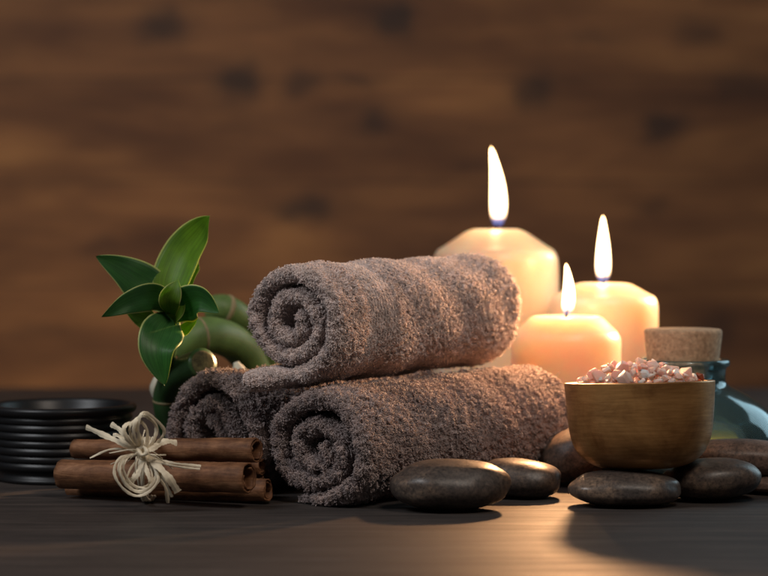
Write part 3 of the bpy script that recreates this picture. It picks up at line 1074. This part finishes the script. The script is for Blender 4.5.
def quill(p0, p1, r0, r1, seed, turns=1.7, rot=0.0, flip=1):
    """rolled bark; local frame: x along the stick"""
    r_ = random.Random(seed)
    p0 = Vector(p0); p1 = Vector(p1)
    d = (p1 - p0)
    L = d.length
    th = 0.0011
    nl_, nc = 40, 54
    V, Fc = [], []

    def curve(q):
        # two-sided scroll: both edges of the bark curl inwards
        ph = (q - 0.5) * 2
        ang = ph * PI * turns
        inn = max(0, abs(ang) - PI * 0.92) / (PI * (turns - 0.92))
        rad = 1 - 0.66 * inn ** 0.75
        off = 0.0
        cxx = 0.40 * inn * (1 if ph > 0 else -1)
        return math.sin(ang) * rad * (1 if True else 1) , -math.cos(ang) * rad + 0.0, cxx, rad
    ring_o, ring_i = [], []
    for side in (0, 1):
        for i in range(nl_ + 1):
            x = i / nl_
            xe = x * L
            r = r0 + (r1 - r0) * x
            for j in range(nc + 1):
                q = j / nc
                ph = (q - 0.5) * 2
                ang = ph * PI * turns
                over = max(0.0, abs(ang) - PI * 0.85)
                tot = PI * turns - PI * 0.85
                f = over / tot
                rad = r * (1 - 0.52 * f ** 0.8)
                # separate the two inner curls sideways
                ca = Vector((math.sin(ang) * rad, math.cos(ang) * rad))
                ca.x += (0.20 * r * f) * (-1 if ph > 0 else 1)
                ca.y += 0.18 * r * f
                nrm = Vector((math.sin(ang), math.cos(ang)))
                wv = 0.00045 * noise.noise(Vector((xe * 60, ang * 1.3, seed))) + 0.00022 * noise.noise(Vector((xe * 260, ang * 6, seed)))
                ca += nrm * (wv + (0 if side == 0 else -th))
                co = Vector((math.cos(rot) * ca.x - math.sin(rot) * ca.y, math.sin(rot) * ca.x + math.cos(rot) * ca.y))
                jag = 0.0014 * noise.noise(Vector((ang * 1.7, seed * 2.1, 3 if x < .5 else 9))) + 0.0006 * noise.noise(Vector((ang * 6, seed, 1)))
                xx = xe + (jag if i in (0, nl_) else 0)
                V.append((xx, co.x, co.y))
    base = (nl_ + 1) * (nc + 1)

    def idx(s_, i, j): return s_ * base + i * (nc + 1) + j
    for i in range(nl_):
        for j in range(nc):
            Fc.append((idx(0, i, j), idx(0, i, j + 1), idx(0, i + 1, j + 1), idx(0, i + 1, j)))
            Fc.append((idx(1, i, j), idx(1, i + 1, j), idx(1, i + 1, j + 1), idx(1, i, j + 1)))
        for j in (0, nc):
            Fc.append((idx(0, i, j), idx(0, i + 1, j), idx(1, i + 1, j), idx(1, i, j)))
    for j in range(nc):
        for i in (0, nl_):
            Fc.append((idx(0, i, j), idx(1, i, j), idx(1, i, j + 1), idx(0, i, j + 1)))
    o = mesh_obj('cinnamon_stick', V, Fc, M['cinn'], cr)
    fix_normals(o)
    xa = d.normalized()
    ya = Vector((0, 0, 1)).cross(xa).normalized()
    za = xa.cross(ya)
    o.matrix_basis = Matrix.Translation(p0 - c0) @ Matrix((xa, ya, za)).transposed().to_4x4()
    return o


quill(at(62, 474, 1.668), at(249, 478, 1.602), .0102, .0101, 1, 1.75, 0.4)
quill(at(75, 449, 1.700), at(257, 450, 1.628), .0068, .0086, 2, 1.8, 2.6)
quill(at(84, 469, 1.715), at(262, 467, 1.655), .0062, .0058, 3, 1.8, 1.0)
quill(at(70, 490, 1.690), at(268, 490, 1.632), .0068, .0078, 4, 1.7, 4.0)
quill(at(80, 480, 1.725), at(266, 479, 1.662), .0062, .0068, 5, 1.8, 5.2)
#quill(at(78, 489, 1.660), at(236, 495, 1.605), .0050, .0052, 6, 1.8, 0.9)

raf = empty('raffia_bow', (0, 0, 0))
raf.parent = cr


def strand(name, pts, width, closed=False, seed=0, lift=0.0):
    """flat straw ribbon through (px, py, Y) points"""
    r_ = random.Random(seed)
    P = spline([at(*p) - c0 for p in pts], max(24, len(pts) * 9))
    V, Fc = [], []
    n = len(P)
    th = 0.00016
    split = [r_.uniform(-1, 1) for _ in range(6)]
    ph = r_.uniform(-0.5, 0.5)
    for i, p in enumerate(P):
        t = (P[min(i + 1, n - 1)] - P[max(i - 1, 0)]).normalized()
        view = Vector((0.0, -1, 0.15))
        s_ = t.cross(view)
        if s_.length < 0.05: s_ = Vector((0, 0, 1))
        s_.normalize()
        nn_ = s_.cross(t).normalized()
        ang = ph * 0.6 + 0.35 * math.sin(i * 0.21 + seed)
        s2 = s_ * math.cos(ang) + nn_ * math.sin(ang)
        n2 = nn_ * math.cos(ang) - s_ * math.sin(ang)
        hw = width / 2 * (1.12 + 0.16 * math.sin(i * 0.5 + seed * 2) + 0.10 * math.sin(i * 1.7 + seed))
        fold = 0.12 * hw
        for (a_, b_) in ((-1, 0), (0, 1), (1, 0), (1, -1), (0, -.2), (-1, -1)):
            V.append(p + s2 * hw * a_ + n2 * (fold * (1 - abs(a_)) + th * (b_ if b_ != 1 else 0.6)))
    for i in range(n - 1):
        for k in range(6):
            k2 = (k + 1) % 6
            Fc.append((i * 6 + k, i * 6 + k2, (i + 1) * 6 + k2, (i + 1) * 6 + k))
    Fc.append(tuple(range(6))); Fc.append(tuple((n - 1) * 6 + k for k in range(6)))
    return fix_normals(mesh_obj(name, V, Fc, M['raffia'], raf, smooth=False))


K = (142, 453, 1.592)
px_w = 1.75 / F
# loose ends
strand('raffia_strand', [(141, 452, 1.590), (124, 444, 1.585), (106, 436, 1.588), (86, 427, 1.595)], 4.4 * px_w, seed=1)
strand('raffia_strand', [(142, 452, 1.592), (130, 440, 1.59), (120, 430, 1.592), (111, 424, 1.60)], 4.2 * px_w, seed=2)
strand('raffia_strand', [(140, 452, 1.592), (128, 442, 1.595), (119, 436, 1.60), (113, 435, 1.605)], 3.4 * px_w, seed=12)
strand('raffia_strand', [(140, 453, 1.592), (124, 449, 1.588), (108, 450, 1.588), (90, 458, 1.59)], 1.5 * px_w, seed=3)
strand('raffia_strand', [(144, 454, 1.592), (156, 464, 1.585), (168, 477, 1.582), (178, 492, 1.588)], 6.2 * px_w, seed=4)
strand('raffia_strand', [(145, 455, 1.592), (154, 468, 1.588), (164, 480, 1.585), (172, 497, 1.59)], 2.4 * px_w, seed=5)
strand('raffia_strand', [(145, 453, 1.592), (160, 460, 1.588), (178, 464, 1.585), (201, 466, 1.588)], 2.2 * px_w, seed=6)
strand('raffia_strand', [(145, 454, 1.592), (162, 463, 1.586), (180, 467, 1.583), (200, 469, 1.586)], 1.6 * px_w, seed=7)
strand('raffia_strand', [(146, 452, 1.592), (156, 446, 1.595), (166, 441, 1.60), (177, 443, 1.605)], 5.0 * px_w, seed=8)
strand('raffia_strand', [(145, 456, 1.592), (152, 470, 1.588), (165, 486, 1.59), (168, 503, 1.598)], 3.2 * px_w, seed=9)
# upper loops
strand('raffia_strand', [(142, 452, 1.592), (128, 440, 1.582), (124, 428, 1.58), (131, 423, 1.585), (138, 432, 1.592), (144, 450, 1.595)], 3.2 * px_w, seed=20)
strand('raffia_strand', [(142, 452, 1.592), (134, 436, 1.580), (136, 420, 1.578), (146, 416, 1.585), (156, 426, 1.592), (154, 440, 1.594), (146, 452, 1.595)], 3.0 * px_w, seed=21)
strand('raffia_strand', [(143, 452, 1.592), (138, 430, 1.580), (141, 414, 1.578), (150, 415, 1.585), (164, 430, 1.592), (158, 442, 1.596), (146, 453, 1.596)], 2.6 * px_w, seed=22)
strand('raffia_strand', [(142, 452, 1.592), (132, 438, 1.584), (130, 426, 1.582), (138, 420, 1.584), (147, 430, 1.59), (147, 448, 1.594)], 2.4 * px_w, seed=23)
# lower loops
for q, (sc_, sd) in enumerate(((1.0, 30), (0.86, 31), (0.74, 32), (0.92, 33))):
    pts = [(142, 454, 1.592), (122, 458, 1.580), (116, 472, 1.577), (124, 487, 1.578), (138, 495, 1.580), (152, 490, 1.580), (160, 478, 1.582), (154, 464, 1.586), (146, 455, 1.592)]
    pts = [(142 + (x - 142) * sc_ + (q - 1.5) * 1.2, 454 + (y - 454) * (sc_ * 0.6 + 0.42 - 0.02 * q), Y_ + 0.002 * q) for x, y, Y_ in pts]
    strand('raffia_strand', pts, (2.2 + 0.5 * (q % 2)) * px_w, seed=sd)
strand('raffia_strand', [(142, 455, 1.590), (140, 468, 1.585), (134, 478, 1.583), (130, 482, 1.585)], 5.0 * px_w, seed=40)
strand('raffia_strand', [(143, 455, 1.590), (146, 468, 1.585), (150, 480, 1.583), (151, 487, 1.585)], 3.4 * px_w, seed=41)
strand('raffia_strand', [(141, 455, 1.590), (130, 470, 1.585), (128, 484, 1.583), (146, 490, 1.585)], 1.6 * px_w, seed=42)
strand('raffia_strand', [(146, 458, 1.590), (152, 474, 1.585), (148, 488, 1.583), (128, 484, 1.585)], 1.6 * px_w, seed=43)
# bands round the sticks
for q in range(5):
    xx = X(140 + q * 1.8, 1.62) - c0.x
    V = []
    pts = []
    for k in range(25):
        an = 2 * PI * k / 24 + 0.5
        yy = 1.650 - c0.y + 0.043 * math.cos(an) - 0.004
        zz_ = 0.0225 + 0.0210 * math.sin(an) - 0.0 * math.cos(an)
        pts.append(Vector((xx + 0.0015 * math.sin(an * 2 + q), yy, max(zz_, 0.0012))))
    tube('raffia_band', pts, [0.0007 + 0.0001 * q] * len(pts), M['raffia'], raf, 8)
# fine split fibres that stand off the bow
for q in range(9):
    rq = random.Random(200 + q)
    an = rq.uniform(0, 2 * PI)
    ln = rq.uniform(14, 34)
    ex, ey = 142 + math.cos(an) * ln * 1.2, 454 + math.sin(an) * ln * 0.9
    strand('raffia_strand', [(142, 453, 1.588), (142 + (ex - 142) * .4 + rq.uniform(-4, 4), 453 + (ey - 453) * .4 + rq.uniform(-5, 2), 1.582), (ex, ey, 1.584 + rq.uniform(0, .006))], rq.uniform(0.5, 1.1) * px_w, seed=300 + q)
# knot
kp = [at(137, 449, 1.587) - c0, at(142, 455, 1.583) - c0, at(147, 452, 1.583) - c0, at(143, 447, 1.585) - c0, at(138, 453, 1.588) - c0, at(143, 459, 1.588) - c0, at(148, 456, 1.59) - c0]
tube('knot', spline(kp, 40), [0.0014 + 0.0004 * math.sin(i * 0.6) for i in range(40)], M['raffia'], raf, 10)

# ------------------------------------------------------------------ lucky bamboo
pl = empty('lucky_bamboo', (X(180, 1.78), 1.78, 0))
tag(pl, 'green plant with bent cane stems and a rosette of pale edged leaves', 'plant')
p0_ = Vector(pl.location)


def cane(pts, rads, mat, n=40, name='cane'):
    P = [p for p in spline([at(*p) - p0_ for p in pts], n)]
    R2 = [interp(np.linspace(0, 1, len(rads)), rads, i / (n - 1)) for i in range(n)]
    return tube(name, P, R2, mat, pl, 28), P, R2


def ring(parent, P, R2, i, mat, f=1.05, wd=0.0010):
    t = (P[min(i + 1, len(P) - 1)] - P[max(0, i - 1)]).normalized()
    pts = [P[i] - t * wd, P[i] - t * wd * .5, P[i], P[i] + t * wd * .5, P[i] + t * wd]
    return tube('node_ring', pts, [R2[i] * 1.0, R2[i] * f, R2[i] * (f + .01), R2[i] * f, R2[i] * 1.0], mat, parent, 28)


# thick bent cane behind the lower left towel
o1, P1, R1_ = cane([(176, 352, 1.85), (192, 338, 1.85), (212, 335, 1.86), (234, 343, 1.88), (250, 362, 1.90), (262, 392, 1.91), (266, 430, 1.92), (266, 457, 1.925)],
                   [.0135, .0138, .0142, .0140, .0135, .013, .013, .013], M['stem'], 60)
ring(o1, P1, R1_, 12, M['node'], 1.04)
ring(o1, P1, R1_, 40, M['node'], 1.04)
# second cane further back
o2, P2, R2_ = cane([(206, 312, 1.90), (222, 309, 1.90), (238, 318, 1.91), (254, 336, 1.93), (268, 370, 1.95), (272, 420, 1.96), (272, 454, 1.967)],
                   [.0105, .0118, .0125, .0125, .012, .012, .012], M['stem'], 50)
ring(o2, P2, R2_, 10, M['node'], 1.06, 0.002)
o2.data.materials.append(M['sheath'])
# cut cane leaning to the camera
o3, P3, R3_ = cane([(186, 470, 1.81), (176, 440, 1.80), (168, 412, 1.79), (168, 392, 1.785), (180, 374, 1.765), (203, 363, 1.735)],
                   [.0100, .0100, .0102, .0105, .0112, .0112], M['stem_dark'], 60)
t_ = (P3[-1] - P3[-2]).normalized()
tube('cut_end', [P3[-1] - t_ * 0.0002, P3[-1] + t_ * 0.0003, P3[-1] + t_ * 0.0005], [R3_[-1] * .84, R3_[-1] * .82, R3_[-1] * .70], M['pith'], o3, 28)
ring(o3, P3, R3_, 30, M['node'], 1.03)
# rosette stem
o4, P4, R4_ = cane([(166, 398, 1.785), (166, 372, 1.765), (170, 345, 1.735), (171, 325, 1.715), (171, 306, 1.705)], [.0070, .0058, .0052, .0052, .0030], M['stem_dark'], 30)
# papery sheaths
cane([(160, 372, 1.80), (156, 388, 1.80), (160, 404, 1.80)], [.002, .005, .003], M['sheath'], 14, 'sheath')
cane([(236, 362, 1.80), (240, 374, 1.80), (242, 384, 1.80)], [.002, .007, .004], M['sheath'], 14, 'sheath')


def leaf(pts, hw_px, mat, tilt=0.0, fold=0.25, roll=0.0, droop=0.0, peak=0.45, label=None):
    n, m_ = 34, 11
    P = spline([at(*p) - p0_ for p in pts], n)
    V, Fc, UV = [], [], []
    Ymid = pts[len(pts) // 2][2]
    hw = hw_px / F * Ymid
    th = 0.00018
    rows_ = []
    for side in (1, -1):
        for i, p in enumerate(P):
            t = (P[min(i + 1, n - 1)] - P[max(i - 1, 0)]).normalized()
            view = Vector((0, -1, 0.05))
            s_ = t.cross(view)
            if s_.length < 0.05: s_ = Vector((1, 0, 0))
            s_.normalize()
            nn_ = s_.cross(t)
            if nn_.y > 0: nn_ = -nn_
            q = i / (n - 1)
            if q < peak: wv = 0.42 + 0.58 * math.sin(q / peak * PI / 2) ** 1.1
            else: wv = max(0.0, math.cos((q - peak) / (1 - peak) * PI / 2)) ** 0.85
            ang = tilt + roll * q
            s2 = s_ * math.cos(ang) + nn_ * math.sin(ang)
            n2 = nn_ * math.cos(ang) - s_ * math.sin(ang)
            for j in range(m_):
                c = (j / (m_ - 1) - 0.5) * 2
                off = hw * wv * c
                ripple = 0.0006 * math.sin(q * 13 + c * 2.0) * abs(c)
                V.append(p + s2 * off + n2 * (fold * hw * wv * (abs(c) ** 1.3) + ripple + side * th * (1 - 0.9 * abs(c) ** 4)))
                UV.append((j / (m_ - 1), q))
    B = n * m_
    for i in range(n - 1):
        for j in range(m_ - 1):
            a_ = i * m_ + j
            Fc.append((a_, a_ + 1, a_ + m_ + 1, a_ + m_))
            Fc.append((B + a_, B + a_ + m_, B + a_ + m_ + 1, B + a_ + 1))
        for j in (0, m_ - 1):
            a_ = i * m_ + j
            Fc.append((a_, a_ + m_, B + a_ + m_, B + a_))
    for i in (0, n - 1):
        for j in range(m_ - 1):
            a_ = i * m_ + j
            Fc.append((a_, a_ + 1, B + a_ + 1, B + a_))
    o = mesh_obj('leaf', V, Fc, mat, pl)
    uvl = o.data.uv_layers.new(name='UVMap')
    for lp in o.data.loops:
        uvl.data[lp.index].uv = UV[lp.vertex_index]
    fix_normals(o)
    if label: o['label'] = label
    return o


G, GL = M['leaf'], M['leaf_light']
leaf([(172, 306, 1.712), (172, 284, 1.715), (184, 254, 1.72), (201, 231, 1.715), (210, 216, 1.705)], 23, GL, 0.35, 0.22, 0.2, peak=0.42, label='bright green upright leaf')
leaf([(184, 300, 1.725), (190, 284, 1.73), (196, 270, 1.735), (199, 258, 1.735)], 6, GL, 0.8, 0.2)
leaf([(172, 308, 1.71), (150, 292, 1.715), (126, 274, 1.71), (96, 256, 1.70)], 23, G, -0.45, 0.22, peak=0.4)
leaf([(174, 310, 1.70), (155, 297, 1.69), (130, 302, 1.675), (101, 317, 1.665)], 15, G, 0.3, 0.18, peak=0.4)
leaf([(168, 322, 1.708), (152, 322, 1.70), (138, 317, 1.695), (124, 308, 1.69)], 12, GL, -0.5, 0.2)
leaf([(170, 316, 1.70), (184, 305, 1.69), (200, 300, 1.68), (219, 313, 1.675)], 19, G, -0.2, 0.22, peak=0.38)
leaf([(171, 314, 1.695), (170, 302, 1.685), (173, 292, 1.682), (178, 280, 1.685)], 11.5, GL, 0.15, 0.25, peak=0.45)
leaf([(172, 318, 1.70), (163, 331, 1.685), (157, 352, 1.672), (165, 386, 1.672)], 22, G, 0.1, 0.22, peak=0.42)
leaf([(173, 334, 1.705), (181, 331, 1.70), (189, 325, 1.698), (197, 320, 1.698)], 6, GL, -0.3, 0.3)
leaf([(170, 326, 1.703), (174, 318, 1.697), (180, 310, 1.692), (186, 298, 1.69)], 8, GL, 0.5, 0.3)
